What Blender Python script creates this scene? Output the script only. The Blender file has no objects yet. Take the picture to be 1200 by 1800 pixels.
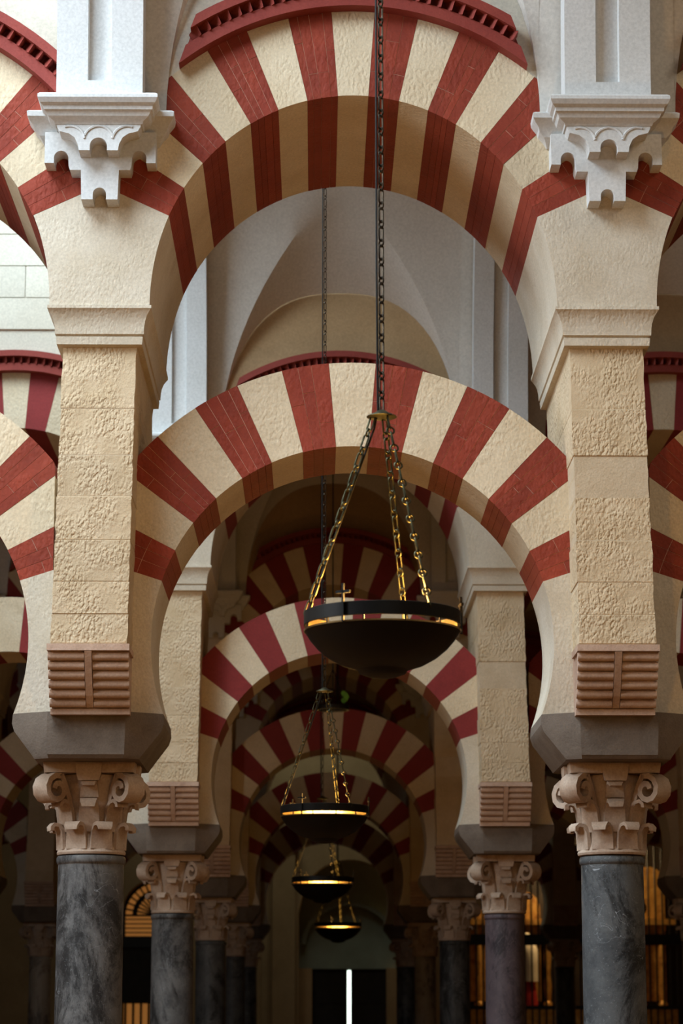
import bpy, math, random
from mathutils import Vector, Matrix, Quaternion

random.seed(7)
SC = bpy.context.scene
COL = SC.collection
R = math.radians
PI = math.pi

# ------------------------------------------------------------------ camera
F_PX = 4400.0
cd = bpy.data.cameras.new('camera')
cd.sensor_fit = 'VERTICAL'; cd.sensor_height = 36.0; cd.lens = 36.0 * F_PX / 1800.0
cd.clip_end = 300
cam = bpy.data.objects.new('camera', cd); COL.objects.link(cam)
cam.location = (-0.19, 0, 1.6)
YAW, TILT = 0.010026, 0.198488
cam.rotation_euler = (PI / 2 + TILT, 0, -YAW)
cd.dof.use_dof = True; cd.dof.focus_distance = 12.6; cd.dof.aperture_fstop = 4.5
SC.camera = cam

# ------------------------------------------------------------------ world, lights, exposure
w = bpy.data.worlds.new('world'); SC.world = w; w.use_nodes = True
w.node_tree.nodes['Background'].inputs[0].default_value = (0.75, 0.85, 1.0, 1)
w.node_tree.nodes['Background'].inputs[1].default_value = 0.05
SC.view_settings.view_transform = 'Standard'
SC.view_settings.look = 'None'
SC.view_settings.gamma = 1.0
SC.view_settings.use_curve_mapping = False
SC.view_settings.exposure = 0.0

def area(name, loc, target, sx, sy, power, col):
    l = bpy.data.lights.new(name, 'AREA'); l.shape = 'RECTANGLE'; l.size = sx; l.size_y = sy
    l.energy = power; l.color = col
    o = bpy.data.objects.new(name, l); COL.objects.link(o); o.location = loc
    o.rotation_euler = (Vector(target) - Vector(loc)).to_track_quat('-Z', 'Y').to_euler()
    return o
# assumed daylight from roof openings and from the left, plus added fill lamps
area('assumed_skylight_first_nave', (-4.2, 9.3, 10.4), (-1.2, 12.0, 4.5), 4.6, 4.4, 1050, (0.72, 0.87, 1.0))  # assumed roof light over the open left bays, out of view
area('fill_first_nave_right', (5.6, 9.0, 10.2), (2.0, 12.5, 4.5), 2.4, 4.0, 150, (1.0, 0.88, 0.70))  # added warm fill from the right, no known roof light there
area('assumed_left_light_first_nave', (-9.6, 9.0, 6.6), (0, 13.2, 5.4), 3.6, 2.6, 680, (0.88, 0.95, 1.0))  # added lamp for assumed light from the left, wall_left has no window
area('assumed_left_light_second_nave', (-9.6, 17.6, 6.6), (0, 14.2, 5.4), 3.0, 2.4, 60, (0.90, 0.96, 1.0))  # same assumed side light behind the front row, lamp added before the solid wall
area('assumed_skylight_second_nave', (-3.4, 17.0, 10.4), (-1.6, 19.0, 4.0), 2.6, 4.0, 640, (0.72, 0.88, 1.0))  # roof opening assumed from the bright left bay, not itself in view
area('rear_fill', (1.5, -2.8, 6.0), (0.2, 13.0, 5.0), 5.0, 2.0, 90, (1.0, 0.88, 0.70))  # unseen fill added for the front faces, rear wall has no window
area('fill_far_aisle', (-0.6, 48.6, 9.75), (0.6, 51.5, 3.0), 3.0, 2.0, 55, (0.90, 1.0, 0.82))  # added to brighten the far wall, no known source there

# ------------------------------------------------------------------ layout constants (metres)
Y1, STEP, NROW = 13.45, 7.76, 5
CX = 1.388                     # column axis offset from the middle of the central bay
UX = 1.335                     # the same, for the leaning upper piers
def row_y(k): return Y1 + STEP * k
def node_x(j):                 # j = -2.5, -1.5, -0.5, 0.5 ...
    return 2 * CX * j
def node_ux(j):
    return math.copysign(2 * CX * abs(j) - 0.053, j)
ROWW = ['front', 'second', 'third', 'fourth', 'fifth']

# ------------------------------------------------------------------ materials
MATS = {}
def nn(nt, t, **kw):
    n = nt.nodes.new(t)
    for k, v in kw.items(): setattr(n, k, v)
    return n
def mix(nt, fac, a, b, mode='MIX'):
    m = nn(nt, 'ShaderNodeMix', data_type='RGBA', blend_type=mode)
    for i, v in ((0, fac), (6, a), (7, b)):
        if hasattr(v, 'is_linked'): nt.links.new(v, m.inputs[i])
        elif i == 0: m.inputs[0].default_value = v
        else: m.inputs[i].default_value = (*v, 1)
    return m.outputs[2]
def ramp(nt, src, p0, p1, v0=0.0, v1=1.0):
    r = nn(nt, 'ShaderNodeMapRange'); r.clamp = True
    nt.links.new(src, r.inputs[0])
    r.inputs[1].default_value = p0; r.inputs[2].default_value = p1
    r.inputs[3].default_value = v0; r.inputs[4].default_value = v1
    return r.outputs[0]
def noise(nt, vec, scale, detail=4, rough=0.55, dist=0.0):
    n = nn(nt, 'ShaderNodeTexNoise'); n.inputs['Scale'].default_value = scale
    n.inputs['Detail'].default_value = detail; n.inputs['Roughness'].default_value = rough
    n.inputs['Distortion'].default_value = dist
    nt.links.new(vec, n.inputs['Vector']); return n.outputs[0]
def math_(nt, op, a, b=None):
    m = nn(nt, 'ShaderNodeMath', operation=op)
    for i, v in ((0, a), (1, b)):
        if v is None: continue
        if hasattr(v, 'is_linked'): nt.links.new(v, m.inputs[i])
        else: m.inputs[i].default_value = v
    return m.outputs[0]

def stone(name, c1, c2, dark=None, scale=3.0, rough=0.85, bump=0.3, bscale=60, pits=0.0, pscale=38,
          tint=0.12, darkamt=(0.58, 0.75), bdist=0.006, metal=0.0, stain=1.3):
    m = bpy.data.materials.new(name); m.use_nodes = True; nt = m.node_tree
    b = nt.nodes['Principled BSDF']; b.inputs['Roughness'].default_value = rough
    b.inputs['Metallic'].default_value = metal
    b.inputs['Specular IOR Level'].default_value = 0.25 if metal == 0 else 0.5
    g = nn(nt, 'ShaderNodeNewGeometry'); pos = g.outputs['Position']
    oi = nn(nt, 'ShaderNodeObjectInfo')
    n1 = noise(nt, pos, scale, 6, 0.6)
    c = mix(nt, ramp(nt, n1, 0.35, 0.68), c1, c2)
    if dark:
        n2 = noise(nt, pos, stain, 8, 0.68, 0.4)
        c = mix(nt, ramp(nt, n2, darkamt[0], darkamt[1], 0, 0.75), c, dark)
    n3 = noise(nt, pos, bscale * 2.2, 3, 0.6)
    c = mix(nt, 1.0, c, mix(nt, ramp(nt, n3, 0.3, 0.7), (0.86, 0.86, 0.86), (1.06, 1.06, 1.06)), 'MULTIPLY')
    if tint:
        t = ramp(nt, oi.outputs['Random'], 0, 1, 1 - tint, 1 + tint * 0.6)
        cc = nn(nt, 'ShaderNodeCombineColor'); 
        for i in range(3): nt.links.new(t, cc.inputs[i])
        c = mix(nt, 1.0, c, cc.outputs[0], 'MULTIPLY')
    nt.links.new(c, b.inputs['Base Color'])
    h = noise(nt, pos, bscale, 5, 0.6)
    if pits:
        mask = ramp(nt, noise(nt, pos, 5.5, 3, 0.5), 0.34, 0.56)
        mp = nn(nt, 'ShaderNodeMapping'); mp.inputs['Scale'].default_value = (1.1, 1, 0.72); mp.inputs['Rotation'].default_value = (0.3, 0.8, 0.2)
        nt.links.new(pos, mp.inputs[0])
        pn = noise(nt, mp.outputs[0], pscale, 1.5, 0.4, 0.15)
        h = math_(nt, 'ADD', math_(nt, 'MULTIPLY', h, 0.45), math_(nt, 'MULTIPLY', math_(nt, 'MULTIPLY', ramp(nt, pn, 0.28, 0.60), mask), pits))
    bp = nn(nt, 'ShaderNodeBump'); bp.inputs['Strength'].default_value = bump; bp.inputs['Distance'].default_value = bdist
    nt.links.new(h, bp.inputs['Height']); nt.links.new(bp.outputs[0], b.inputs['Normal'])
    MATS[name] = m
    return m

stone('cream_stone', (0.72, 0.605, 0.43), (0.63, 0.505, 0.335), (0.40, 0.28, 0.15), scale=2.5, bump=0.5, bscale=34, pits=0.8, pscale=50, tint=0.10, darkamt=(0.60, 0.85), stain=2)
stone('smooth_cream', (0.66, 0.585, 0.465), (0.58, 0.495, 0.37), (0.43, 0.32, 0.20), scale=3.5, bump=0.5, bscale=44, pits=0.45, pscale=60, tint=0.04, darkamt=(0.60, 0.85), stain=2.5)
stone('ashlar', (0.68, 0.54, 0.36), (0.58, 0.44, 0.27), (0.40, 0.27, 0.15), scale=4, bump=0.55, bscale=90, pits=1.2, pscale=62, tint=0.07, bdist=0.010, darkamt=(0.58, 0.86), stain=3)
stone('pier_mortar', (0.66, 0.54, 0.38), (0.57, 0.45, 0.30), scale=6, bump=0.6, bscale=50, tint=0.0)
stone('red_brick', (0.31, 0.052, 0.026), (0.255, 0.038, 0.020), (0.16, 0.025, 0.016), scale=5, bump=0.6, bscale=45, pits=0.7, pscale=40, tint=0.14, rough=0.7, darkamt=(0.55, 0.8))
stone('red_paint', (0.28, 0.036, 0.034), (0.24, 0.030, 0.028), (0.18, 0.022, 0.02), scale=4, bump=0.35, bscale=45, tint=0.10, rough=0.7)
stone('brick_mortar', (0.70, 0.45, 0.33), (0.60, 0.33, 0.23), scale=9, bump=0.3, tint=0.0)
stone('red_moulding', (0.28, 0.050, 0.036), (0.24, 0.040, 0.03), (0.17, 0.03, 0.022), scale=6, bump=0.35, bscale=40, tint=0.05, rough=0.7)
stone('white_plaster', (0.68, 0.68, 0.67), (0.63, 0.63, 0.61), (0.55, 0.53, 0.50), scale=2.0, bump=0.22, bscale=30, tint=0.02, rough=0.8, darkamt=(0.6, 0.9))
stone('vault_plaster', (0.68, 0.645, 0.59), (0.62, 0.585, 0.53), (0.52, 0.48, 0.42), scale=1.6, bump=0.15, bscale=24, tint=0.0, rough=0.85, darkamt=(0.6, 0.9))
stone('wall_plaster', (0.46, 0.31, 0.165), (0.39, 0.255, 0.13), (0.28, 0.175, 0.085), scale=1.4, bump=0.25, bscale=26, tint=0.02, darkamt=(0.55, 0.8))
stone('pale_ashlar', (0.68, 0.63, 0.52), (0.63, 0.57, 0.46), (0.52, 0.45, 0.34), scale=1.6, bump=0.3, bscale=30, tint=0.05)
stone('impost_stone', (0.185, 0.145, 0.112), (0.14, 0.108, 0.084), (0.08, 0.06, 0.045), scale=5, bump=0.5, bscale=60, tint=0.06, darkamt=(0.5, 0.75), stain=4)
stone('capital_stone', (0.56, 0.43, 0.33), (0.46, 0.33, 0.235), (0.28, 0.15, 0.085), scale=5, bump=0.4, bscale=40, tint=0.06, darkamt=(0.5, 0.75), stain=5)
stone('console_stone', (0.58, 0.41, 0.31), (0.50, 0.335, 0.24), (0.34, 0.20, 0.14), scale=8, bump=0.5, bscale=50, tint=0.08, darkamt=(0.52, 0.75), stain=4)
stone('dark_floor', (0.22, 0.085, 0.02), (0.18, 0.07, 0.016), scale=1.2, bump=0.1, tint=0.0, rough=0.55)
stone('bronze', (0.006, 0.0045, 0.0035), (0.004, 0.0035, 0.003), scale=9, bump=0.1, tint=0.0, rough=0.5, metal=0.0)
stone('chain_iron', (0.10, 0.08, 0.055), (0.055, 0.045, 0.035), scale=30, bump=0.1, tint=0.25, rough=0.35, metal=0.85)
stone('brass', (0.80, 0.66, 0.36), (0.68, 0.54, 0.28), scale=12, bump=0.05, tint=0.0, rough=0.28, metal=1.0)
stone('aged_brass', (0.10, 0.095, 0.055), (0.062, 0.058, 0.032), scale=18, bump=0.1, tint=0.1, rough=0.45, metal=1.0)
stone('black_cord', (0.012, 0.012, 0.012), (0.02, 0.018, 0.016), scale=40, bump=0.1, tint=0, rough=0.6)
stone('black_iron', (0.012, 0.011, 0.010), (0.02, 0.018, 0.015), scale=20, bump=0.1, tint=0, rough=0.5, metal=0.4)
stone('dark_wood', (0.025, 0.017, 0.012), (0.017, 0.012, 0.009), scale=8, bump=0.2, tint=0.1, rough=0.6)
stone('gilt', (0.62, 0.36, 0.10), (0.42, 0.21, 0.05), (0.22, 0.09, 0.03), scale=7, bump=0.8, bscale=16, tint=0.15, rough=0.4, metal=0.5, darkamt=(0.5, 0.65), stain=5)
stone('green_stone', (0.30, 0.34, 0.28), (0.24, 0.27, 0.22), scale=2, bump=0.2, tint=0.05)
stone('robe_red', (0.42, 0.03, 0.03), (0.32, 0.02, 0.03), scale=6, bump=0.2, tint=0)
stone('robe_white', (0.75, 0.68, 0.55), (0.65, 0.58, 0.45), scale=6, bump=0.2, tint=0)
stone('leaf_green', (0.18, 0.42, 0.05), (0.12, 0.32, 0.04), scale=10, bump=0.2, tint=0.1)

def marble(name, c1, c2, stainc, seed, vein=(0.42, 0.44, 0.46)):
    m = bpy.data.materials.new(name); m.use_nodes = True; nt = m.node_tree
    b = nt.nodes['Principled BSDF']; b.inputs['Roughness'].default_value = 0.5
    b.inputs['Specular IOR Level'].default_value = 0.35
    g = nn(nt, 'ShaderNodeNewGeometry')
    mp = nn(nt, 'ShaderNodeMapping'); mp.inputs['Location'].default_value = (seed, seed * 1.7, seed * 0.3)
    nt.links.new(g.outputs['Position'], mp.inputs[0]); pos = mp.outputs[0]
    c = mix(nt, ramp(nt, noise(nt, pos, 4.2, 10, 0.72), 0.42, 0.60), c1, c2)
    # black grimy patches
    mp2 = nn(nt, 'ShaderNodeMapping'); mp2.inputs['Scale'].default_value = (1, 1, 0.55); nt.links.new(pos, mp2.inputs[0])
    st = noise(nt, mp2.outputs[0], 3.0, 12, 0.80, 0.6)
    c = mix(nt, ramp(nt, st, 0.49, 0.58, 0, 0.88), c, stainc)
    # pale scratches and veins
    v = noise(nt, pos, 5.0, 2, 0.5, 2.2)
    d = math_(nt, 'ABSOLUTE', math_(nt, 'SUBTRACT', v, 0.5))
    brk = ramp(nt, noise(nt, pos, 4.0, 3), 0.50, 0.62)
    c = mix(nt, math_(nt, 'MULTIPLY', ramp(nt, d, 0.0, 0.006, 0.8, 0.0), brk), c, vein)
    sp = noise(nt, pos, 90, 4, 0.7)
    c = mix(nt, ramp(nt, sp, 0.60, 0.72, 0, 0.4), c, vein)
    nt.links.new(c, b.inputs['Base Color'])
    bp = nn(nt, 'ShaderNodeBump'); bp.inputs['Strength'].default_value = 0.35; bp.inputs['Distance'].default_value = 0.005
    nt.links.new(noise(nt, pos, 40, 6, 0.65), bp.inputs['Height']); nt.links.new(bp.outputs[0], b.inputs['Normal'])
    MATS[name] = m
marble('grey_marble', (0.165, 0.158, 0.150), (0.085, 0.082, 0.080), (0.012, 0.011, 0.011), 3.1)
marble('blue_marble', (0.120, 0.124, 0.124), (0.066, 0.070, 0.073), (0.010, 0.011, 0.012), 8.4)
marble('purple_marble', (0.135, 0.100, 0.108), (0.098, 0.074, 0.082), (0.022, 0.017, 0.022), 5.2, (0.30, 0.24, 0.24))
marble('pale_marble', (0.42, 0.37, 0.30), (0.34, 0.29, 0.23), (0.10, 0.08, 0.07), 1.2)

def emis(name, col, s):
    m = bpy.data.materials.new(name); m.use_nodes = True; nt = m.node_tree
    b = nt.nodes['Principled BSDF']; b.inputs['Base Color'].default_value = (*col, 1)
    b.inputs['Emission Color'].default_value = (*col, 1); b.inputs['Emission Strength'].default_value = s
    MATS[name] = m
emis('daylight', (0.86, 1.0, 0.88), 3.0)
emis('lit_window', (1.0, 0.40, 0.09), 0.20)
emis('lamp_bulb', (1.0, 0.80, 0.45), 2.5)

# ------------------------------------------------------------------ mesh helpers
class MB:
    def __init__(s): s.v = []; s.f = []
    def _add(s, vs, fs):
        o = len(s.v); s.v += [tuple(p) for p in vs]; s.f += [tuple(i + o for i in f) for f in fs]
    def box(s, x0, x1, y0, y1, z0, z1):
        s._add([(x0, y0, z0), (x1, y0, z0), (x1, y1, z0), (x0, y1, z0), (x0, y0, z1), (x1, y0, z1), (x1, y1, z1), (x0, y1, z1)],
               [(3, 2, 1, 0), (4, 5, 6, 7), (0, 1, 5, 4), (1, 2, 6, 5), (2, 3, 7, 6), (3, 0, 4, 7)]); return s
    def prism(s, poly, y0, y1):          # poly in (x, z), counter-clockwise seen from -y
        n = len(poly)
        vs = [(x, y0, z) for x, z in poly] + [(x, y1, z) for x, z in poly]
        fs = [tuple(range(n)), tuple(range(2 * n - 1, n - 1, -1))] + [(i, i + n, (i + 1) % n + n, (i + 1) % n) for i in range(n)]
        s._add(vs, fs); return s
    def loft(s, rings, cap=True, closed=False):
        n = len(rings[0]); vs = [p for r in rings for p in r]; fs = []
        m = len(rings)
        for k in range(m if closed else m - 1):
            a, b = k * n, ((k + 1) % m) * n
            for i in range(n):
                j = (i + 1) % n; fs.append((a + i, a + j, b + j, b + i))
        if cap and not closed:
            fs.append(tuple(range(n - 1, -1, -1))); fs.append(tuple((m - 1) * n + i for i in range(n)))
        s._add(vs, fs); return s
    def rects(s, levels):                # (z, hx, hy[, cx])
        rr = []
        for L in levels:
            z, hx, hy = L[:3]; cx = L[3] if len(L) > 3 else 0
            rr.append([(cx - hx, -hy, z), (cx + hx, -hy, z), (cx + hx, hy, z), (cx - hx, hy, z)])
        if levels[0][0] > levels[-1][0]: rr.reverse()
        return s.loft(rr)
    def lathe(s, prof, n=32, cap=True, c=(0, 0)):
        rr = [[(c[0] + r * math.cos(2 * PI * i / n), c[1] + r * math.sin(2 * PI * i / n), z) for i in range(n)] for r, z in prof]
        return s.loft(rr, cap)
    def tube(s, path, r, sides=6, closed=False, flat=1.0):
        P = [Vector(p) for p in path]; m = len(P); rr = []
        up = None
        for k in range(m):
            a = P[k - 1] if (k > 0 or closed) else P[k]
            b = P[(k + 1) % m] if (k < m - 1 or closed) else P[k]
            t = (b - a).normalized()
            if up is None:
                up = t.orthogonal().normalized()
            up = (up - t * up.dot(t)).normalized(); sd = t.cross(up)
            rr.append([tuple(P[k] + up * (math.cos(2 * PI * i / sides) * r) + sd * (math.sin(2 * PI * i / sides) * r * flat)) for i in range(sides)])
        return s.loft(rr, True, closed)
    def strip(s, pts, width, thick, frame):   # pts: (r, z) path; frame: angle in plan; width can be a list
        n = len(pts); ca, sa = math.cos(frame), math.sin(frame); rr = []
        for k, (r, z) in enumerate(pts):
            a = pts[max(0, k - 1)]; b = pts[min(n - 1, k + 1)]
            tx, tz = b[0] - a[0], b[1] - a[1]; L = math.hypot(tx, tz) or 1
            nx, nz = tz / L, -tx / L          # outward normal of the path
            wd = (width[k] if isinstance(width, (list, tuple)) else width) / 2
            ring = []
            for (u, q) in ((-wd, 0.5), (wd, 0.5), (wd, -0.5), (-wd, -0.5)):
                rad = r + nx * thick * q; zz = z + nz * thick * q
                ring.append((rad * ca - u * sa, rad * sa + u * ca, zz))
            rr.append(ring)
        rr.reverse()
        return s.loft(rr)
    def xform(s, M):
        s.v = [tuple(M @ Vector(p)) for p in s.v]; return s
    def join(s, o): s._add(o.v, o.f); return s
    def mesh(s, name, mat, smooth=None):
        me = bpy.data.meshes.new(name); me.from_pydata(s.v, [], s.f); me.validate(); me.update()
        me.materials.append(MATS[mat])
        if smooth is not None:
            me.polygons.foreach_set('use_smooth', [True] * len(me.polygons))
            me.set_sharp_from_angle(angle=R(smooth))
        return me

def obj(name, me, parent=None, loc=(0, 0, 0), rot=None):
    o = bpy.data.objects.new(name, me); COL.objects.link(o); o.location = loc
    if rot is not None: o.rotation_euler = rot
    if parent: o.parent = parent
    return o
def thing(name, label, cat, loc=(0, 0, 0), group=None, rotz=0, me=None):
    o = bpy.data.objects.new(name, me); COL.objects.link(o); o.location = loc; o.rotation_euler = (0, 0, rotz)
    o['label'] = label; o['category'] = cat
    if group: o['group'] = group
    return o
def struct(name, me, loc=(0, 0, 0), label=None):
    o = obj(name, me, None, loc); o['kind'] = 'structure'
    if label: o['label'] = label
    return o

# ------------------------------------------------------------------ big structure: floor, outer walls
MAXX = 9.75
YB = 52.0                     # far wall
struct('floor', MB().box(-MAXX - .3, MAXX + .3, -3, YB + 3, -0.2, 0).mesh('floor', 'dark_floor'))
struct('wall_left', MB().box(-MAXX - .3, -MAXX, -3, YB + 3, 0, 9.8).mesh('wall_left', 'wall_plaster'))
struct('wall_right', MB().box(MAXX, MAXX + .3, -3, YB + 3, 0, 9.8).mesh('wall_right', 'wall_plaster'))
struct('wall_rear', MB().box(-MAXX, MAXX, -3.3, -3, 0, 9.8).mesh('wall_rear', 'wall_plaster'))

# ------------------------------------------------------------------ vaults
ZS, RZ, HV = 6.30, 3.1, STEP / 2 - 0.75
LA, LH, PM = 1.0, 1.31, 0.78
def barrel(p): return ZS + RZ * math.sqrt(max(0, 1 - ((HV - p) / HV) ** 2))
def lun(x): return ZS + LH * math.sqrt(max(0, 1 - (abs(x) / LA) ** 2.6))
def vault_mesh(hw):
    xs = [-hw, -(hw + LA) / 2] + [-LA * math.cos(PI * i / 36) for i in range(37)] + [(hw + LA) / 2, hw]
    cols = []
    NL, NBR = 6, 14
    for x in xs:
        ax = abs(x); pg = PM * max(0, 1 - ax / LA); zw = lun(x) if ax < LA else ZS
        half = []
        zg = barrel(pg)
        for i in range(NL): t = i / NL; half.append((pg * t, zw + (zg - zw) * t))
        a0 = math.acos(max(-1, min(1, (HV - pg) / HV)))
        for i in range(NBR + 1):
            a = a0 + (PI / 2 - a0) * i / NBR; half.append((HV - HV * math.cos(a), ZS + RZ * math.sin(a)))
        col = [(x, -HV + p, z) for p, z in half] + [(x, HV - p, z) for p, z in reversed(half[:-1])]
        cols.append(col)
    n = len(cols[0]); b = MB(); b.v = [p for c in cols for p in c]
    b.f = [(i * n + j, i * n + j + 1, (i + 1) * n + j + 1, (i + 1) * n + j) for i in range(len(cols) - 1) for j in range(n - 1)]
    return b.mesh('vault', 'vault_plaster', 24)
VM = {UX: vault_mesh(UX), CX: vault_mesh(CX)}
def bay_c(b):                  # centre and half width of an upper bay
    if b == 0: return 0.0, UX
    x0 = node_ux(b - 0.5 * (1 if b > 0 else -1)); x1 = node_ux(b + 0.5 * (1 if b > 0 else -1))
    return (x0 + x1) / 2, CX
OPEN = {(0, -1), (0, -2), (0, 2), (1, -1)}      # bays left open to the assumed roof lights and the added right-hand fill
for k in range(0, 5):
    ym = row_y(k) - STEP / 2
    for b in range(-3, 4):
        if (k, b) in OPEN: continue
        c, hw = bay_c(b)
        struct('ceiling', VM[UX if b == 0 else CX], (c, ym, 0), 'white plaster cross vault with pointed lunettes over the nave')
struct('ceiling', MB().box(-MAXX, -2.2, row_y(4), YB + 3, 9.6, 9.8).box(1.0, MAXX, row_y(4), YB + 3, 9.6, 9.8).mesh('flat_roof', 'vault_plaster'), label='plain roof before the far wall')  # gap in the roof left for the added far-aisle fill

# ------------------------------------------------------------------ arch geometry
LCZ, LR0, LR1 = 3.531, 1.065, 1.53
LT0, LT1 = 18.1, 161.9
UCZ, UZ0, UZ1 = 5.282, 1.147, 1.627
UT0, UT1 = 24.3, 155.7
NV = 15
YL, YU, YP = 0.345, 0.75, 0.68
LCLIP = 1.185

def apt(th, t, rx0, rx1, rz0, rz1, cz, clip):
    c, s_ = math.cos(R(th)), math.sin(R(th))
    rx = rx0 + (rx1 - rx0) * t
    if abs(rx * c) > clip:
        t = (clip / abs(c) - rx0) / (rx1 - rx0); rx = rx0 + (rx1 - rx0) * t
    return (rx * c, cz + (rz0 + (rz1 - rz0) * t) * s_)
def sector(th0, th1, ta, tb, g, n=4):
    pin = [apt(th0 + (th1 - th0) * i / n, ta, *g) for i in range(n + 1)]
    pout = [apt(th0 + (th1 - th0) * i / n, tb, *g) for i in range(n + 1)]
    p = pout + pin[::-1]
    q = []
    for a in p:
        if not q or (abs(a[0] - q[-1][0]) + abs(a[1] - q[-1][1])) > 1e-5: q.append(a)
    # orient counter-clockwise seen from -y
    A = sum(q[i][0] * q[(i + 1) % len(q)][1] - q[(i + 1) % len(q)][0] * q[i][1] for i in range(len(q)))
    return q if A > 0 else q[::-1]
GL = (LR0, LR1, LR0, LR1, LCZ, LCLIP)
def GU(hw):
    d = hw - UX
    return (1.072 + d, 1.533 + d, UZ0, UZ1, UCZ, hw - 0.0005)

def arch_meshes(g, t0, t1, yd, fine):
    """list of (name, mesh, [brick meshes])"""
    out = []; st = (t1 - t0) / NV
    for i in range(NV):
        a, b = t0 + st * i, t0 + st * (i + 1)
        jit = random.uniform(-0.12, 0.12)
        red = i % 2 == 0
        if not red:
            out.append(('stone_voussoir', MB().prism(sector(a + .05, b - .05, 0.003, 0.998, g), -yd + random.uniform(0, .003), yd).mesh('stone_voussoir', 'cream_stone', 30), []))
        elif not fine:
            out.append(('brick_voussoir', MB().prism(sector(a, b, 0, 1, g), -yd, yd).mesh('brick_voussoir', 'red_paint', 30), []))
        else:
            body = MB().prism(sector(a + .12, b - .12, 0.012, 0.99, g), -yd + .0035, yd - .0035).mesh('brick_voussoir', 'brick_mortar', 30)
            br = []; nc = random.choice((3, 4, 4))
            cuts = [0] + [(k + 1) / nc + random.uniform(-.05, .05) for k in range(nc - 1)] + [1]
            for k in range(nc):
                ga = 0.0 if k == 0 else 0.05; gb = 0.0 if k == nc - 1 else 0.05
                c0 = a + st * cuts[k] + ga; c1 = a + st * cuts[k + 1] - gb
                js = [0, random.choice((0.3, 0.42, 0.55, 0.68)), 1]
                for q in range(2):
                    ta = js[q] + (0.003 if q else 0); tb = js[q + 1] - (0.003 if q == 0 else 0)
                    ym = yd - random.uniform(0, .002)
                    pts = sector(c0, c1, ta, tb, g, 2)
                    if len(pts) >= 3 and abs(sum(pts[i_][0] * pts[(i_ + 1) % len(pts)][1] - pts[(i_ + 1) % len(pts)][0] * pts[i_][1] for i_ in range(len(pts)))) > 2e-4:
                        br.append(MB().prism(pts, -ym, ym).mesh('brick', 'red_brick'))
            out.append(('brick_voussoir', body, br))
    return out
LOWER = {f: arch_meshes(GL, LT0, LT1, YL, f) for f in (True, False)}
UPPER = {(h, f): arch_meshes(GU(h), UT0, UT1, YU, f) for h in (UX, CX) for f in (True, False)}

def place_arch(kind, meshes, loc, label, group):
    t = thing(kind, label, 'arch', loc, group)
    for nm, me, br in meshes:
        o = obj(nm, me, t)
        for b in br: obj('brick', b, o)
    return t

# dentil moulding above an upper arch
def mould_parts(hw, xe=0.93, slant=0.09, n=30):
    g = GU(hw); g = (g[0], g[1], g[2], g[3], g[4], 9)
    def end(t): return math.degrees(math.acos((xe - slant * (t - 1) / .34) / (g[0] + (g[1] - g[0]) * t)))
    e = end(1.18) + 0.5
    def band(ta, tb, y):
        n = 28; sec = []
        for i in range(n + 1):
            ea, eb = end(ta), end(tb)
            a = apt(ea + (180 - 2 * ea) * i / n, ta, *g); b = apt(eb + (180 - 2 * eb) * i / n, tb, *g)
            sec.append([(a[0], -YU - y, a[1]), (b[0], -YU - y * (1.0 if ta < 1.15 else 1.0), b[1]), (b[0], -YU + .02, b[1]), (a[0], -YU + .02, a[1])])
        return MB().loft(sec)
    parts = [('lower_band', band(1.0, 1.13, .085).mesh('lower_band', 'red_moulding', 30)),
             ('recessed_band', band(1.13, 1.235, .035).mesh('recessed_band', 'red_moulding', 30)),
             ('upper_band', band(1.235, 1.34, .13).mesh('upper_band', 'red_moulding', 30))]
    for i in range(n):       # saw-tooth dentils, one side proud of the other
        th = e + (180 - 2 * e) * (i + .5) / n; dw = (180 - 2 * e) / n * 0.40
        a, b, c, d = (apt(th - dw, 1.125, *g), apt(th - dw, 1.24, *g), apt(th + dw, 1.24, *g), apt(th + dw, 1.125, *g))
        yb, y0, y1 = -YU - .03, -YU - .045, -YU - .105
        m = MB().loft([[(a[0], yb, a[1]), (a[0], y1, a[1]), (d[0], y0, d[1]), (d[0], yb, d[1])], [(b[0], yb, b[1]), (b[0], y1 - .015, b[1]), (c[0], y0, c[1]), (c[0], yb, c[1])]])
        parts.append(('dentil', m.mesh('dentil', 'red_moulding')))
    return parts
MOULD = {UX: mould_parts(UX), CX: mould_parts(CX, .97), 'open': mould_parts(CX, 1.17, .0, 40)}

# wall above the arches
def spandrel_mesh(hw, mat, ztop=9.55):
    g = GU(hw); n = 24; pts = []
    g2 = (g[0], g[1], g[2], g[3], g[4], hw)
    # follow the outside of the voussoirs
    bottom = []
    for i in range(n + 1):
        x = -hw + 2 * hw * i / n
        rx, rz = g[1], g[3]
        z = UCZ + rz * math.sqrt(max(0, 1 - (x / rx) ** 2)) - 0.004
        bottom.append((x, z))
    poly = bottom + [(hw, ztop), (-hw, ztop)]
    return MB().prism(poly, -YU + .006, YU - .006).mesh('spandrel_wall', mat)
SPAN = {h: spandrel_mesh(h, 'wall_plaster') for h in (UX, CX)}
SPAN_PALE = spandrel_mesh(CX, 'pale_ashlar', 10.6); SPAN_PALE0 = spandrel_mesh(UX, 'pale_ashlar')

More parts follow.
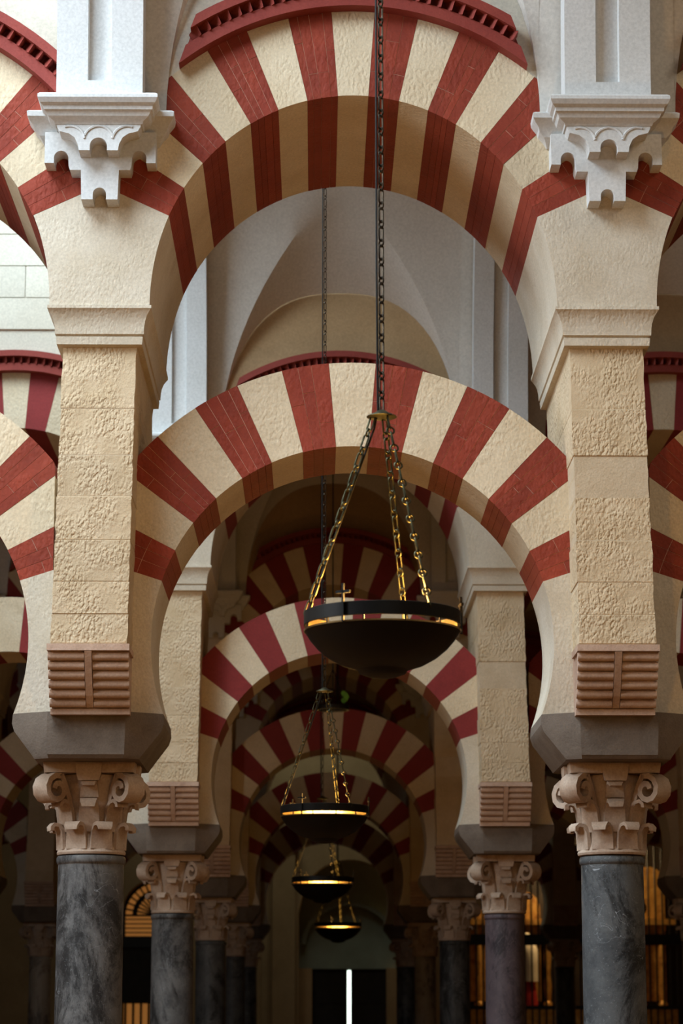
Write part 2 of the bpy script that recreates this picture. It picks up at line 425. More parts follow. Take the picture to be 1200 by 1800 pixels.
# ------------------------------------------------------------------ rows
BAYS = {0: (-1, 0, 1), 1: (-1, 0, 1), 2: (-1, 0, 1), 3: (-2, -1, 0, 1, 2), 4: (-2, -1, 0, 1, 2)}
NODES = {0: (-.5, .5), 1: (-.5, .5), 2: (-1.5, -.5, .5, 1.5), 3: (-1.5, -.5, .5, 1.5), 4: (-1.5, -.5, .5, 1.5)}
BAYW = {-2: 'outermost left bay', -1: 'bay left of the lamps', 0: 'middle bay behind the lamps', 1: 'bay right of the lamps', 2: 'outermost right bay'}
NODEW = {-1.5: 'outermost on the left', -.5: 'left of the lamps', .5: 'right of the lamps', 1.5: 'outermost on the right'}
for k in range(NROW):
    y = row_y(k); rw = ROWW[k]
    for b in range(-3, 4):
        c, hw = bay_c(b)
        pale = (k == 1 and b == -1) or (k == 0 and b in (-1, 0))
        wobj = struct('wall_row_%d' % (k + 1), (SPAN_PALE if b else SPAN_PALE0) if pale else SPAN[UX if b == 0 else CX], (c, y, 0),
                      'plaster wall above the %s row of upper arches' % rw)
        if pale and b:
            zz = 7.0; r_ = 0
            while zz < 9.0:
                x0 = -1.3 - (0.34 if r_ % 2 else 0)
                while x0 < 1.3:
                    a, e_ = max(-1.36, x0), min(1.36, x0 + .68)
                    rext = lambda x: UCZ + 1.92 * math.sqrt(max(0, 1 - (x / 1.78) ** 2))
                    zlo = max(zz, 0)
                    if e_ - a > .05 and zz + .02 > max(rext(a), rext(e_), rext((a + e_) / 2)) - .12:
                        obj('ashlar_block', MB().box(a + .004, e_ - .004, -YU - .012, -YU + .004, zz + .004, zz + .276).mesh('ashlar_block', 'pale_ashlar'), wobj)
                    x0 += .68
                zz += .28; r_ += 1
    for b in BAYS[k]:
        c, hw = bay_c(b); H = UX if b == 0 else CX
        place_arch('lower_arch', LOWER[k == 0], (node_x(b), y, 0),
                   'red and cream striped lower horseshoe arch, %s row, %s' % (rw, BAYW[b]), 'striped lower arches')
        ua = place_arch('upper_arch', UPPER[(H, k == 0)], (c, y, 0),
                   'red and cream striped upper round arch, %s row, %s' % (rw, BAYW[b]), 'striped upper arches')
        dm = thing('dentil_moulding', 'curved red dentil moulding over the upper arch, %s row, %s' % (rw, BAYW[b]), 'moulding', (c, y, 0), 'red dentil mouldings')
        for nm, me in MOULD['open' if (k < 2 and b == -1) else H]: obj(nm, me, dm)

# ------------------------------------------------------------------ piers (built for the left side; mirrored for the right)
def pier_parts(sgn, fine):
    """sgn = +1: node left of the lamps (leans to +x)"""
    def lean(z): return sgn * (0.026 + (z - 3.48) * (0.053 - 0.026) / (5.05 - 3.48))
    P = []
    zs = [3.478, 3.63, 3.80, 4.02, 4.25, 4.47, 4.72, 5.056]
    P.append(('pier_core', MB().rects([(3.13, .185, .40, lean(3.3)), (3.3, .190, .55, lean(3.3)), (3.478, .1945, .6772, lean(3.478)), (5.056, .1895, .6772, lean(5.05))]).mesh('pier_core', 'pier_mortar')))
    for i in range(len(zs) - 1):
        a, b_ = zs[i] + .0012, zs[i + 1] - .0012
        j = random.uniform(-.003, .003); ha = .197 - .005 * (a - 3.478) / 1.57 + j; hb = .197 - .005 * (b_ - 3.478) / 1.57 + j
        yd = YP + random.uniform(-.003, .003); e = .0025
        lv = [(a, ha - e, yd - e, lean(a))]
        for q in range(7):
            z_ = a + .002 + (b_ - a - .004) * q / 6
            lv.append((z_, ha + (hb - ha) * q / 6 + random.uniform(-.0022, .0022), yd, lean(z_) + random.uniform(-.002, .002)))
        lv.append((b_, hb - e, yd - e, lean(b_)))
        P.append(('ashlar_block', MB().rects(lv).mesh('ashlar_block', 'ashlar')))
    # springers of the two lower arches
    arc = []
    n = 14; th_end = -20.9
    for i in range(n + 1):
        th = LT0 + (th_end - LT0) * i / n
        arc.append((CX - LR0 * math.cos(R(th)), LCZ + LR0 * math.sin(R(th))))
    x_in = CX - LCLIP
    top = (x_in, LCZ + LCLIP * math.tan(R(LT0)))
    right = [top] + arc
    poly = [(-x, z) for x, z in right] + [(x, z) for x, z in reversed(right)]
    P.append(('lower_springer', MB().prism(poly, -YL, YL).mesh('lower_springer', 'smooth_cream', 35)))
    # cornice under the upper arches
    lx = sgn * .053
    lv = [(5.05, .196, .685), (5.058, .224, .714), (5.098, .228, .718), (5.104, .218, .708), (5.112, .233, .724), (5.150, .235, .727), (5.18, .240, .732), (5.21, .250, .742), (5.238, .268, .757), (5.243, .273, .762), (5.260, .273, .762), (5.262, .262, .752)]
    P.append(('cornice', MB().rects([(z, a, b_, lx) for z, a, b_ in lv]).mesh('cornice', 'smooth_cream', 25)))
    # springer block of the two upper arches
    arc = []
    for i in range(11):
        th = UT0 * i / 10
        arc.append((UX - 1.072 * math.cos(R(th)), UCZ - .02 + (UZ0 * math.sin(R(th)) + .02 * i / 10)))
    pk = apt(UT0, 1.0, *GU(UX))
    poly = [(x + lx, z) for x, z in arc] + [(lx, pk[1])] + [(-x + lx, z) for x, z in reversed(arc)]
    P.append(('upper_springer', MB().prism(poly, -YU, YU).mesh('upper_springer', 'smooth_cream', 35)))
    # roll console
    lc = lean(3.40)
    cons = MB().rects([(3.13, .200, .47, lc), (3.30, .200, .60, lc), (3.455, .200, .672, lc)]).mesh('console_core', 'console_stone')
    subs = []
    nr = 6; z0, z1 = 3.165, 3.435
    for side in (-1,):
        for i in range(nr):
            z = z0 + (z1 - z0) * (i + .5) / nr; u = (z - z0) / (z1 - z0)
            yy = -(0.490 + 0.185 * (u ** 0.75))
            for xa, xb in ((-.208, -.021), (.021, .208)):
                m = MB().tube([(lc + xa, yy, z), (lc + xa + .004, yy, z), (lc + xb - .004, yy, z), (lc + xb, yy, z)], .0235 if fine else .0235, 10)
                subs.append(('roll', m.mesh('roll', 'console_stone', 50)))
        subs.append(('top_fillet', MB().box(lc - .212, lc + .212, -.705, -.4, 3.438, 3.472).mesh('top_fillet', 'console_stone')))
        subs.append(('bottom_fillet', MB().box(lc - .206, lc + .206, -.510, -.3, 3.130, 3.160).mesh('bottom_fillet', 'console_stone')))
        band = MB().loft([[(lc - .018, -(0.515 + 0.190 * (u ** .75)), z0 + (z1 - z0) * u), (lc + .018, -(0.515 + 0.190 * (u ** .75)), z0 + (z1 - z0) * u),
                           (lc + .018, -.3, z0 + (z1 - z0) * u), (lc - .018, -.3, z0 + (z1 - z0) * u)] for u in (0, .2, .4, .6, .8, 1)])
        subs.append(('centre_band', band.mesh('centre_band', 'console_stone')))
    P.append(('roll_console', cons, subs))
    return P
PIER = {(s, f): pier_parts(s, f) for s in (1, -1) for f in (True,)}

# ------------------------------------------------------------------ columns
def capital_parts():
    z0, z1 = 2.432, 2.91
    def bell(z):
        u = (z - z0) / (z1 - z0); return .158 + .018 * u + .05 * max(0, u - .55)
    prof = [(.150, z0), (.180, z0 + .004), (.184, z0 + .015), (.178, z0 + .028), (.168, z0 + .05), (.161, z0 + .09)] + [(bell(z), z) for z in (z0 + .15, z0 + .25, z0 + .35, z0 + .42)]
    cap = MB().lathe(prof, 28).mesh('capital', 'capital_stone', 40)
    subs = []
    for i in range(8):          # lower leaves
        a = PI / 8 + i * PI / 4
        pts = [(.166, z0 + .03), (.168, z0 + .08), (.172, z0 + .125), (.190, z0 + .155), (.216, z0 + .160), (.228, z0 + .147), (.226, z0 + .128)]
        subs.append(('leaf', MB().strip(pts, [.118, .116, .11, .10, .09, .078, .066], .020, a).mesh('leaf', 'capital_stone', 55)))
    for i in range(8):          # upper leaves
        a = i * PI / 4
        pts = [(.164, z0 + .12), (.170, z0 + .18), (.178, z0 + .24), (.196, z0 + .272), (.224, z0 + .280), (.240, z0 + .266), (.238, z0 + .246)]
        subs.append(('leaf', MB().strip(pts, [.11, .11, .105, .095, .09, .08, .068], .020, a).mesh('leaf', 'capital_stone', 55)))
    for i in range(4):          # buds on the four faces, then the flower blocks under the impost
        a = i * PI / 2
        subs.append(('bud', MB().strip([(.18, z0 + .30), (.19, z0 + .35), (.212, z0 + .375), (.232, z0 + .372), (.236, z0 + .355)], [.10, .09, .085, .08, .06], .020, a).mesh('bud', 'capital_stone', 55)))
        subs.append(('flower_block', MB().strip([(.222, z0 + .385), (.226, z0 + .42), (.230, z0 + .478)], [.11, .13, .14], .055, a).mesh('flower_block', 'capital_stone')))
    for i in range(4):          # volutes at the corners
        a = PI / 4 + i * PI / 2
        sp = [(.168, z0 + .22), (.190, z0 + .29), (.224, z0 + .36), (.262, z0 + .415)]
        cx_, cz_ = .283, z0 + .335
        for q in range(15):
            th = PI * .62 - q * 2 * PI * 1.28 / 14; rr = .078 - .056 * q / 14
            sp.append((cx_ + rr * math.cos(th), cz_ + rr * math.sin(th)))
        wd = [.07, .085, .10] + [.115] * 16
        subs.append(('volute', MB().strip(sp, wd, .030, a).mesh('volute', 'capital_stone', 55)))
    ring = []
    ab = []
    for i in range(32):
        an = 2 * PI * i / 32 + PI / 4; q = abs(((an + 1e-6) % (PI / 2)) - PI / 4) / (PI / 4)
        r_ = .235 + .105 * (q ** 2.0)
        # corners at 45 degrees
        qq = 1 - abs(((an) % (PI / 2)) - PI / 4) / (PI / 4)
        r_ = .232 + .10 * (qq ** 2.2)
        ab.append((r_ * math.cos(an), r_ * math.sin(an)))
    abm = MB().loft([[(x, y, z0 + .425) for x, y in ab], [(x * 1.03, y * 1.03, z0 + .478) for x, y in ab]])
    subs.append(('abacus', abm.mesh('abacus', 'capital_stone', 40)))
    return cap, subs
CAP = capital_parts()
def impost_mesh():
    def ring(z, fx, fy, tx, ty): return [(-fx, -fy, z), (fx, -fy, z), (tx, -ty, z), (tx, ty, z), (fx, fy, z), (-fx, fy, z), (-tx, ty, z), (-tx, -ty, z)]
    return MB().loft([ring(2.911, .195, .43, .272, .38), ring(2.93, .199, .445, .285, .375), ring(3.06, .203, .455, .385, .350), ring(3.10, .203, .455, .398, .347), ring(3.152, .203, .455, .394, .347)]).mesh('impost_block', 'impost_stone', 20)
IMPOST = impost_mesh()
def shaft_mesh(mat, r):
    prof = [(r * 1.03, .24), (r * 1.02, .5), (r * 1.01, 1.4), (r, 2.2), (r * .995, 2.385), (r * 1.03, 2.39), (r * 1.045, 2.402), (r * 1.045, 2.416), (r * 1.02, 2.428), (r * .8, 2.434)]
    return MB().lathe(prof, 40).mesh('shaft', mat, 40)
def base_mesh():
    prof = [(.30, 0), (.30, .08), (.285, .085), (.30, .11), (.285, .14), (.24, .15), (.235, .175), (.255, .19), (.255, .215), (.235, .23), (.2, .245)]
    return MB().lathe(prof, 32).mesh('base', 'capital_stone', 40)
BASE = base_mesh()
SHAFT = {}
def get_shaft(mat, r):
    if (mat, r) not in SHAFT: SHAFT[(mat, r)] = shaft_mesh(mat, r)
    return SHAFT[(mat, r)]
SHAFTMAT = {(0, -.5): ('grey_marble', .176), (0, .5): ('blue_marble', .166), (1, -.5): ('grey_marble', .176), (1, .5): ('purple_marble', .164), (3, .5): ('pale_marble', .15), (3, -1.5): ('pale_marble', .16)}
SHAFTW = {'grey_marble': 'dark grey stained', 'blue_marble': 'blue-grey scratched', 'purple_marble': 'purplish brown', 'pale_marble': 'pale beige'}
SHAFTDEF = ('blue_marble', .172)

# ------------------------------------------------------------------ white bracket and wall pilaster
def bracket_parts():
    P = []
    def arc(cx, cz, r, a0, a1, n=8): return [(cx + r * math.cos(R(a0 + (a1 - a0) * i / n)), cz + r * math.sin(R(a0 + (a1 - a0) * i / n))) for i in range(n + 1)]
    h = .292
    half = [(h, 6.17), (h, 6.00), (.243, 6.00)] + [(.243, 6.03)] + arc(.205, 6.03, .038, 0, 180) + [(.165, 5.985), (.158, 5.962), (.10, 5.962), (.095, 5.80), (.035, 5.80), (.035, 5.83)] + arc(0, 5.83, .035, 0, 90, 6)
    poly = [(-x, z) for x, z in half][:-1] + half[::-1]
    P.append(('lobed_back_plate', MB().prism(poly, -YU - .13, -YU + .01).mesh('lobed_back_plate', 'white_plaster', 35)))
    half = [(.222, 6.185), (.218, 6.16), (.205, 6.135), (.155, 6.122), (.125, 6.10), (.108, 6.065), (.102, 6.03), (.045, 6.03), (.045, 6.055)] + arc(0, 6.055, .045, 0, 90, 6)
    poly = [(-x, z) for x, z in half][:-1] + half[::-1]
    P.append(('lobed_front_plate', MB().prism(poly, -YU - .245, -YU - .12).mesh('lobed_front_plate', 'white_plaster', 35)))
    # scalloped ridges on the front plate
    for cx_, a0, a1 in ((0, 20, 160), (.15, 70, 172), (-.15, 8, 110)):
        P.append(('scallop', MB().tube([(x, -YU - .245, z) for x, z in arc(cx_, 6.085, .078, a0, a1, 8)], .008, 6).mesh('scallop', 'white_plaster', 60)))
    def cor(levels, yb):
        rr = []
        for z, hx, d in levels: rr.append([(-hx, -YU - d, z), (hx, -YU - d, z), (hx, -YU + yb, z), (-hx, -YU + yb, z)])
        return MB().loft(rr)
    P.append(('cornice', cor([(6.172, .228, .25), (6.185, .232, .26), (6.192, .245, .27), (6.205, .262, .285), (6.225, .272, .295), (6.232, .283, .31), (6.25, .285, .315), (6.262, .300, .335), (6.285, .312, .35), (6.302, .312, .35), (6.312, .30, .34)], .0).mesh('cornice', 'white_plaster', 22)))
    P.append(('side_cornice', cor([(6.13, .305, .02), (6.15, .315, .06), (6.165, .325, .09), (6.19, .35, .105), (6.21, .355, .12), (6.235, .375, .14), (6.25, .385, .16), (6.275, .388, .165), (6.285, .375, .15)], .01).mesh('side_cornice', 'white_plaster', 22)))
    # pilaster running up into the vault as a rib, with a sunk panel
    cy, rx, rz = -YU - HV, HV - .25, RZ - .14
    def sect(a, groove):
        yy = cy + rx * math.cos(a); zz = ZS + rz * math.sin(a)
        ny, nz = math.cos(a), math.sin(a)
        pts = [(-.226, .2), (-.226, 0), (-.062, 0), (-.058, groove), (.058, groove), (.062, 0), (.226, 0), (.226, .2)]
        return [(x, yy + ny * d, zz + nz * d) for x, d in pts]
    solid = [sect(R(a), 0.0) for a in (0, .6, 1.2, 2.2)]
    ribs = [sect(R(2.2), 0.0)] + [sect(R(2.25 + i * (88 - 2.25) / 24), .045) for i in range(25)]
    P.append(('pilaster_foot', MB().loft(solid).mesh('pilaster_foot', 'white_plaster', 25)))
    P.append(('pilaster_shaft', MB().loft(ribs).mesh('pilaster_shaft', 'white_plaster', 25)))
    return P
BRK = bracket_parts()

for k in range(NROW):
    y = row_y(k); rw = ROWW[k]
    for j in NODES[k]:
        s = 1 if j < 0 else -1
        mat, r = SHAFTMAT.get((k, j), SHAFTDEF)
        col = thing('column', '%s marble column with leafy capital, %s row, %s' % (SHAFTW[mat], rw, NODEW[j]), 'column', (node_x(j), y, 0), 'marble columns')
        obj('base', BASE, col); obj('shaft', get_shaft(mat, r), col)
        co = obj('capital', CAP[0], col)
        for nm, me in CAP[1]: obj(nm, me, co)
        obj('impost_block', IMPOST, col)
        p = thing('pier', 'rough cream stone pier with roll console above a column, %s row, %s' % (rw, NODEW[j]), 'pier', (node_x(j), y, 0), 'stone piers')
        for it in PIER[(s, True)]:
            o = obj(it[0], it[1], p)
            if len(it) > 2:
                for nm, me in it[2]: obj(nm, me, o)
    for j in sorted(set(NODES[k]) | ({-1.5, 1.5} if k >= 1 else set())):
        b = thing('wall_bracket', 'white plaster bracket and pilaster with lobed pendants, %s row, %s' % (rw, NODEW[j]), 'bracket', (node_ux(j), y, 0), 'white brackets')
        for nm, me in BRK: obj(nm, me, b)

# ------------------------------------------------------------------ chandeliers
def stadium(L, wd, r, sides=6, n=6):
    pts = []
    a = L / 2 - wd / 2
    for i in range(n + 1): t = PI * i / n; pts.append((wd / 2 * math.cos(t), 0, a + wd / 2 * math.sin(t)))
    for i in range(n + 1): t = PI + PI * i / n; pts.append((wd / 2 * math.cos(t), 0, -a + wd / 2 * math.sin(t)))
    return MB().tube(pts, r, sides, closed=True)
LINK_L, LINK_R = .062, .030
long_link = lambda: stadium(LINK_L, .021, .0040)
ring_link = lambda: stadium(LINK_R + .0005, .030, .0038)
MESH_LL = long_link().mesh('link', 'chain_iron', 60); MESH_RL = ring_link().mesh('link', 'chain_iron', 60)
MESH_LB = long_link().mesh('link', 'aged_brass', 60); MESH_RB = ring_link().mesh('link', 'aged_brass', 60)
def chain_items(p0, p1):
    p0, p1 = Vector(p0), Vector(p1); d = p1 - p0; L = d.length; d.normalize()
    q = d.to_track_quat('Z', 'X'); s = 0; i = 0; out = []
    pitch_l, pitch_r = LINK_L - .007, LINK_R - .007
    while s < L:
        isl = i % 2 == 0; pl = pitch_l if isl else pitch_r
        rot = q @ Quaternion((0, 0, 1), (R(35) if isl else R(115)))
        out.append((isl, p0 + d * (s + pl / 2), rot)); s += pl; i += 1
    return out
def put_chain(parent, name, p0, p1, single, brass=False):
    items = chain_items(p0, p1)
    if single:
        ch = obj(name, MB().tube([p0, p0 + (Vector(p1) - Vector(p0)) * .004], .002, 5).mesh('chain_pin', 'chain_iron'), parent)
        for isl, c, q in items:
            o = bpy.data.objects.new('link', (MESH_LB if isl else MESH_RB) if brass else (MESH_LL if isl else MESH_RL)); COL.objects.link(o)
            o.rotation_mode = 'QUATERNION'; o.location = c; o.rotation_quaternion = q; o.parent = ch
        return ch
    m = MB()
    for isl, c, q in items:
        lk = (stadium(LINK_L, .020, .0034, 4, 3) if isl else stadium(LINK_R, .030, .0032, 4, 3))
        m.join(lk.xform(Matrix.Translation(c) @ q.to_matrix().to_4x4()))
    return obj(name, m.mesh(name, 'aged_brass' if brass else 'chain_iron'), parent)

CR = .300
def chandelier_meshes():
    D = {}
    D['band'] = MB().loft([[(r * math.cos(2 * PI * i / 64), r * math.sin(2 * PI * i / 64), z) for i in range(64)] for r, z in ((CR, -.002), (CR + .004, 0), (CR + .004, .05), (CR, .052), (CR - .006, .05), (CR - .006, 0))], closed=True).mesh('band', 'bronze', 40)
    D['liner'] = MB().loft([[(r * math.cos(2 * PI * i / 64), r * math.sin(2 * PI * i / 64), z) for i in range(64)] for r, z in ((CR - .0065, .002), (CR - .0065, .048), (CR - .010, .048), (CR - .010, .002))], closed=True).mesh('liner', 'brass', 40)
    outer = [(.004, -.200), (.05, -.196), (.088, -.182), (.098, -.168), (.104, -.166), (.16, -.148), (.21, -.120), (.25, -.087), (.28, -.052), (CR - .002, -.022), (CR + .003, -.017)]
    inner = [(CR - .008, -.017), (.27, -.055), (.22, -.100), (.15, -.138), (.004, -.155)]
    D['bowl'] = MB().lathe(outer + inner, 64, False).mesh('bowl', 'bronze', 40)
    D['rim'] = MB().loft([[(r * math.cos(2 * PI * i / 64), r * math.sin(2 * PI * i / 64), z) for i in range(64)] for r, z in ((CR + .0035, -.0195), (CR + .0045, -.0135), (CR - .012, -.0135), (CR - .012, -.0195))], closed=True).mesh('rim', 'brass', 40)
    D['post'] = MB().box(-.004, .004, -.003, .003, -.018, .014).mesh('post', 'bronze')
    D['cross'] = MB().box(-.005, .005, -.004, .004, -.02, .125).box(-.005, .005, -.030, .030, .088, .098).mesh('cross', 'bronze')
    D['disc'] = MB().lathe([(.002, .028), (.012, .026), (.03, .014), (.058, .001), (.060, -.002), (.056, -.004), (.02, -.006), (.002, -.006)], 32).mesh('canopy_disc', 'aged_brass', 40)
    D['bulb'] = MB().lathe([(.002, .035), (.012, .030), (.018, .015), (.016, 0), (.01, -.012), (.01, -.06), (.002, -.06)], 14).mesh('bulb', 'lamp_bulb', 50)
    return D
CH = chandelier_meshes()
SPOTS = [(0.064, 9.57, 3.072, .836, 8, 'large nearest bronze bowl lamp hanging before the front row'),
         (-0.134, 17.33, 2.958, .855, 8, 'second bronze bowl lamp hanging between the front and second rows'),
         (-0.1277, 25.09, 2.889, .835, -6, 'third bronze bowl lamp hanging low, below the second lamp'),
         (0.0951, 32.85, 2.720, .83, 20, 'farthest and smallest bronze bowl lamp, lowest in the picture')]
for i, (x, y, z, hd, rot, lab) in enumerate(SPOTS):
    t = thing('chandelier', lab, 'chandelier', (x, y, z), 'hanging bowl lamps', R(rot))
    obj('band', CH['band'], t, (0, 0, .005)); obj('liner', CH['liner'], t, (0, 0, .005)); bw = obj('bowl', CH['bowl'], t); obj('rim', CH['rim'], bw)
    for q in range(12):
        a = q * PI / 6 + .12
        obj('post', CH['post'], t, (CR * math.cos(a), CR * math.sin(a), 0), (0, 0, a))
    for a in (0, 128, 232):
        obj('cross', CH['cross'], t, ((CR + .010) * math.cos(R(a)), (CR + .010) * math.sin(R(a)), .0), (0, 0, R(a)))
    obj('canopy_disc', CH['disc'], t, (0, 0, hd))
    for a in (180, 62, -62):
        put_chain(t, 'side_chain', Vector((.034 * math.cos(R(a)), .034 * math.sin(R(a)), hd - .004)), Vector(((CR - .004) * math.cos(R(a)), (CR - .004) * math.sin(R(a)), .045)), i == 0, True)
    put_chain(t, 'main_chain', Vector((0, 0, hd + .02)), Vector((0, 0, 9.405 - z)), i == 0)
    cb = MB().tube([(-.018, -.006, 9.405 - z), (-.020, -.006, hd + .6), (-.016, -.004, hd + .02), (-.03, -.0, hd - .05)] + [(-.03 - (CR - .04) * u, 0, hd - .05 - (hd - .10) * u) for u in (.25, .5, .75, 1.0)], .0042, 6)
    obj('power_cord', cb.mesh('power_cord', 'black_cord', 60), t)
    for a in (30, 150, 270):
        obj('bulb', CH['bulb'], t, (.13 * math.cos(R(a)), .13 * math.sin(R(a)), -.055))
    pl = bpy.data.lights.new('chandelier_light', 'POINT'); pl.energy = (75, 40, 22, 14)[i]; pl.color = (1.0, 0.52, 0.13); pl.shadow_soft_size = .12
    po = bpy.data.objects.new('chandelier_light', pl); COL.objects.link(po); po.location = (x, y, z + .06)

# small ring lamp above the third chandelier
t = thing('ring_lamp', 'small dark iron ring with a green sprig, hung high above the third lamp', 'lamp', (-0.02, 25.9, 4.72))
obj('hoop', MB().loft([[(r * math.cos(2 * PI * i / 40), r * math.sin(2 * PI * i / 40), z) for i in range(40)] for r, z in ((.17, 0), (.17, .035), (.155, .035), (.155, 0))], closed=True).mesh('hoop', 'black_iron', 40), t)
obj('lower_hoop', MB().loft([[(r * math.cos(2 * PI * i / 40), r * math.sin(2 * PI * i / 40), z) for i in range(40)] for r, z in ((.172, -.012), (.172, -.004), (.15, -.004), (.15, -.012))], closed=True).mesh('lower_hoop', 'aged_brass', 40), t)
for a in (90, 210, 330):
    obj('stay', MB().tube([(.16 * math.cos(R(a)), .16 * math.sin(R(a)), .03), (0, 0, .42)], .005, 5).mesh('stay', 'black_iron'), t)
obj('rod', MB().tube([(0, 0, .42), (0, 0, 9.3 - 4.72)], .007, 6).mesh('rod', 'black_iron'), t)
for q in range(5):
    a = R(-60 + q * 30)
    m = MB(); cx_, cz_ = .12 + .02 * math.cos(a * 2), .05 + .018 * q
    m.loft([[(cx_ + dx * .4, -.10, cz_), (cx_ + dx, -.105, cz_ + .03), (cx_ + dx * .4, -.11, cz_ + .055)] for dx in (-.03, .03)]); obj('leaf', m.mesh('leaf', 'leaf_green'), t)

# ------------------------------------------------------------------ far wall with doorway and chapels
def wall_with_holes():
    m = MB(); z1 = 9.7
    xs = [(-MAXX, -4.19), (-2.71, -0.55), (1.55, 2.60), (7.75, MAXX)]
    for a, b in xs: m.box(a, b, YB, YB + .5, 0, z1)
    # over the openings
    def over(c, hw, zs, ratio=1.0):
        n = 20; bt = [(c - hw + 2 * hw * i / n, zs + ratio * math.sqrt(max(0, hw * hw - (-hw + 2 * hw * i / n) ** 2))) for i in range(n + 1)]
        m.prism(bt + [(c + hw, z1), (c - hw, z1)], YB, YB + .5)
    over(-3.45, .74, 3.62); over(.50, 1.05, 3.70); over(5.175, 2.575, 4.6, .35)
    return m.mesh('wall_far', 'wall_plaster')
struct('wall_far', wall_with_holes(), label='far plaster wall with arched openings')
struct('wall_recess', MB().box(-MAXX, MAXX, YB + 2.8, YB + 3, 0, 9.7).mesh('wall_recess', 'dark_wood'), label='dark wall behind the chapel openings')
# doorway recess: green-grey tympanum, inner arch ring, dark door with a bright slit
dm = MB().box(-.55, 1.55, YB + .95, YB + 1.15, 2.55, 4.9)
struct('trim_1', dm.mesh('trim_tympanum', 'green_stone'), label='green-grey tympanum over the far doorway')
rr = []
for i in range(25):
    a = PI * i / 24
    rr.append([(.5 + r_ * math.cos(a), y_, 3.05 + r_ * .88 * math.sin(a)) for r_, y_ in ((.90, YB + .78), (.99, YB + .78), (.99, YB + .96), (.90, YB + .96))])
struct('trim_2', MB().loft(rr).mesh('trim_arch_ring', 'green_stone', 30), label='thin stone arch ring on the tympanum')
for xa, xb, nm in ((-.55, -.27, 'trim_3'), (1.27, 1.55, 'trim_4')):
    struct(nm, MB().box(xa, xb, YB + .7, YB + 1.15, 0, 2.56).mesh('trim_jamb', 'wall_plaster'), label='stone jamb of the far doorway')
d1 = struct('door_1', MB().box(-.27, .463, YB + 1.0, YB + 1.06, 0, 2.55).mesh('door_leaf', 'dark_wood'), label='dark wooden door leaf left of the bright slit')
d2 = struct('door_2', MB().box(.537, 1.27, YB + 1.0, YB + 1.06, 0, 2.55).mesh('door_leaf', 'dark_wood'), label='dark wooden door leaf right of the bright slit')
for d, xs in ((d1, (-.18, .12)), (d2, (.64, .94))):
    for x0 in xs:
        for z0 in (.2, 1.05, 1.85): obj('panel', MB().box(x0, x0 + .24, YB + .985, YB + 1.0, z0, z0 + .62).mesh('panel', 'dark_wood'), d)
struct('window_1', MB().box(.465, .535, YB + 1.05, YB + 1.07, 0, 2.52).mesh('door_gap', 'daylight'), label='strip of daylight between the door leaves')
# pale flat pilasters left of the doorway
for i, (xa, xb, dd) in enumerate(((-1.66, -1.32, .20), (-1.08, -.62, .28), (1.72, 2.1, .25))):
    struct('trim_%d' % (5 + i), MB().box(xa, xb, YB - dd, YB, 0, 4.9).box(xa - .05, xb + .05, YB - dd - .05, YB, 4.9, 5.05).box(xa - .09, xb + .09, YB - dd - .1, YB, 5.05, 5.16).mesh('trim_pilaster', 'wall_plaster'), label='pale flat pilaster on the far wall')

# iron gates
def bar(parent, x, z0, z1, y, r=.014): obj('bar', MB().tube([(x, y, z0), (x, y, z1)], r, 6).mesh('bar', 'black_iron'), parent)
g = thing('chapel_gate', 'black iron fan gate in a small arch, glowing orange, left of the lamps', 'gate', (-3.45, YB + .3, 0))
ro, zc = .70, 3.62
for q in range(17):
    a = PI * q / 16
    obj('spoke', MB().tube([(.12 * math.cos(a), 0, zc + .12 * math.sin(a)), (ro * math.cos(a), 0, zc + ro * math.sin(a))], .020, 5).mesh('spoke', 'black_iron'), g)
obj('outer_hoop', MB().tube([(ro, 0, 3.2)] + [(ro * math.cos(PI * i / 24), 0, zc + ro * math.sin(PI * i / 24)) for i in range(25)] + [(-ro, 0, 3.2)], .035, 6).mesh('outer_hoop', 'black_iron'), g)
obj('middle_hoop', MB().tube([(.48 * math.cos(PI * i / 24), 0, zc + .48 * math.sin(PI * i / 24)) for i in range(25)], .05, 6).mesh('middle_hoop', 'black_iron'), g)
for q in range(5):
    obj('slat', MB().box(-ro, ro, -.02, .02, 3.26 + q * .09, 3.285 + q * .09).mesh('slat', 'black_iron'), g)
obj('transom', MB().box(-.72, .72, -.05, .05, 2.98, 3.2).mesh('transom', 'black_iron'), g)
obj('solid_panel', MB().box(-.72, .72, -.02, .02, 1.86, 2.98).mesh('solid_panel', 'dark_wood'), g)
for q in range(9): bar(g, -.64 + q * .16, 0, 1.86, 0, .028)
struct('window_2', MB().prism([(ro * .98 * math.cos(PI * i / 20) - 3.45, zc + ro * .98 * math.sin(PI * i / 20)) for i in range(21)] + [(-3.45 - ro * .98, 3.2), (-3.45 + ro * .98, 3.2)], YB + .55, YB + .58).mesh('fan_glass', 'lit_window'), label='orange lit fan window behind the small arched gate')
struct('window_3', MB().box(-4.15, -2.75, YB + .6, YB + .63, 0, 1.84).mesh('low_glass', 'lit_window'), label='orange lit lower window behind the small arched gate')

g = thing('chapel_screen', 'tall black iron chapel screen with upright bars on the right', 'gate', (5.175, YB + .25, 0))
obj('rail', MB().box(-2.57, 2.57, -.05, .05, 3.02, 3.24).mesh('rail', 'black_iron'), g)
obj('rail', MB().box(-2.57, 2.57, -.03, .03, 1.72, 1.80).mesh('rail', 'black_iron'), g)
for q in range(36):
    x = -2.5 + q * 5.0 / 35
    bar(g, x, 0, 4.6 + .35 * math.sqrt(max(0, 2.575 ** 2 - x * x)) + .02, 0, .020)
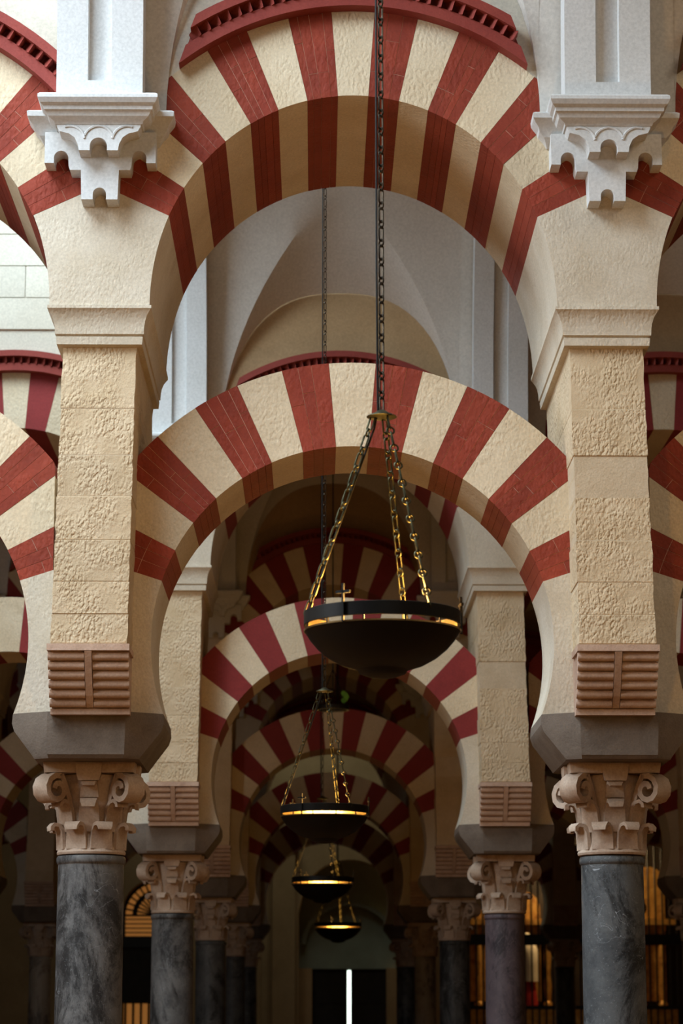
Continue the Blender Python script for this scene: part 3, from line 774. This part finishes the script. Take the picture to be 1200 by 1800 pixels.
# gilt altarpiece: base, columns, niche, side panels
a = thing('altarpiece', 'gilded altarpiece glowing behind the iron chapel screen', 'altarpiece', (5.0, YB + 2.1, 0))
obj('plinth', MB().box(-2.2, 2.4, -.7, .5, 0, 1.75).mesh('plinth', 'gilt'), a)
obj('back_panel', MB().box(-2.2, 2.4, .3, .5, 1.75, 4.2).mesh('back_panel', 'dark_wood'), a)
for x in (-2.05, -1.72, -.25, .18, 1.75, 2.2):
    obj('gilt_column', MB().lathe([(.10, 1.75), (.10, 1.85), (.06, 1.9), (.085, 2.2), (.055, 2.5), (.085, 2.8), (.055, 3.1), (.07, 3.35), (.1, 3.4), (.1, 3.5)], 12, c=(x, .1)).mesh('gilt_column', 'gilt', 40), a)
def arch_panel(c, hw, z0, zs, y, mat):
    return MB().prism([(c - hw, z0), (c + hw, z0)] + [(c + hw * math.cos(PI * i / 14), zs + hw * math.sin(PI * i / 14)) for i in range(15)], y, y + .06).mesh('niche', mat)
obj('niche', arch_panel(-.75, .36, 1.9, 3.85, .2, 'gilt'), a)
obj('niche', arch_panel(1.95, .34, 1.9, 4.4, .2, 'gilt'), a)
obj('niche', arch_panel(-1.9, .34, 1.9, 3.6, .2, 'gilt'), a)
obj('cornice', MB().box(-2.3, 2.5, -.1, .45, 3.5, 3.62).mesh('cornice', 'gilt'), a)
st = thing('statue', 'small robed statue in white and red before the gilded niche', 'statue', (4.27, YB + 1.68, 1.75))
obj('robe', MB().lathe([(.20, 0), (.22, .1), (.17, .5), (.14, .9), (.16, 1.15), (.10, 1.3), (.05, 1.34)], 16).mesh('robe', 'robe_red', 40), st)
obj('mantle', MB().lathe([(.17, .55), (.165, .9), (.18, 1.16), (.12, 1.31), (.06, 1.36)], 16, c=(.06, -.05)).mesh('mantle', 'robe_white', 40), st)
obj('head', MB().lathe([(.02, 1.33), (.07, 1.38), (.085, 1.45), (.07, 1.53), (.02, 1.57)], 14).mesh('head', 'robe_white', 50), st)
def point(name, loc, e, col, s=.15):
    l = bpy.data.lights.new(name, 'POINT'); l.energy = e; l.color = col; l.shadow_soft_size = s
    o = bpy.data.objects.new(name, l); COL.objects.link(o); o.location = loc
point('assumed_chapel_lamp', (5.2, YB + 1.2, 4.9), 190, (1.0, 0.66, 0.30))  # assumed unseen lamp, to light the altarpiece
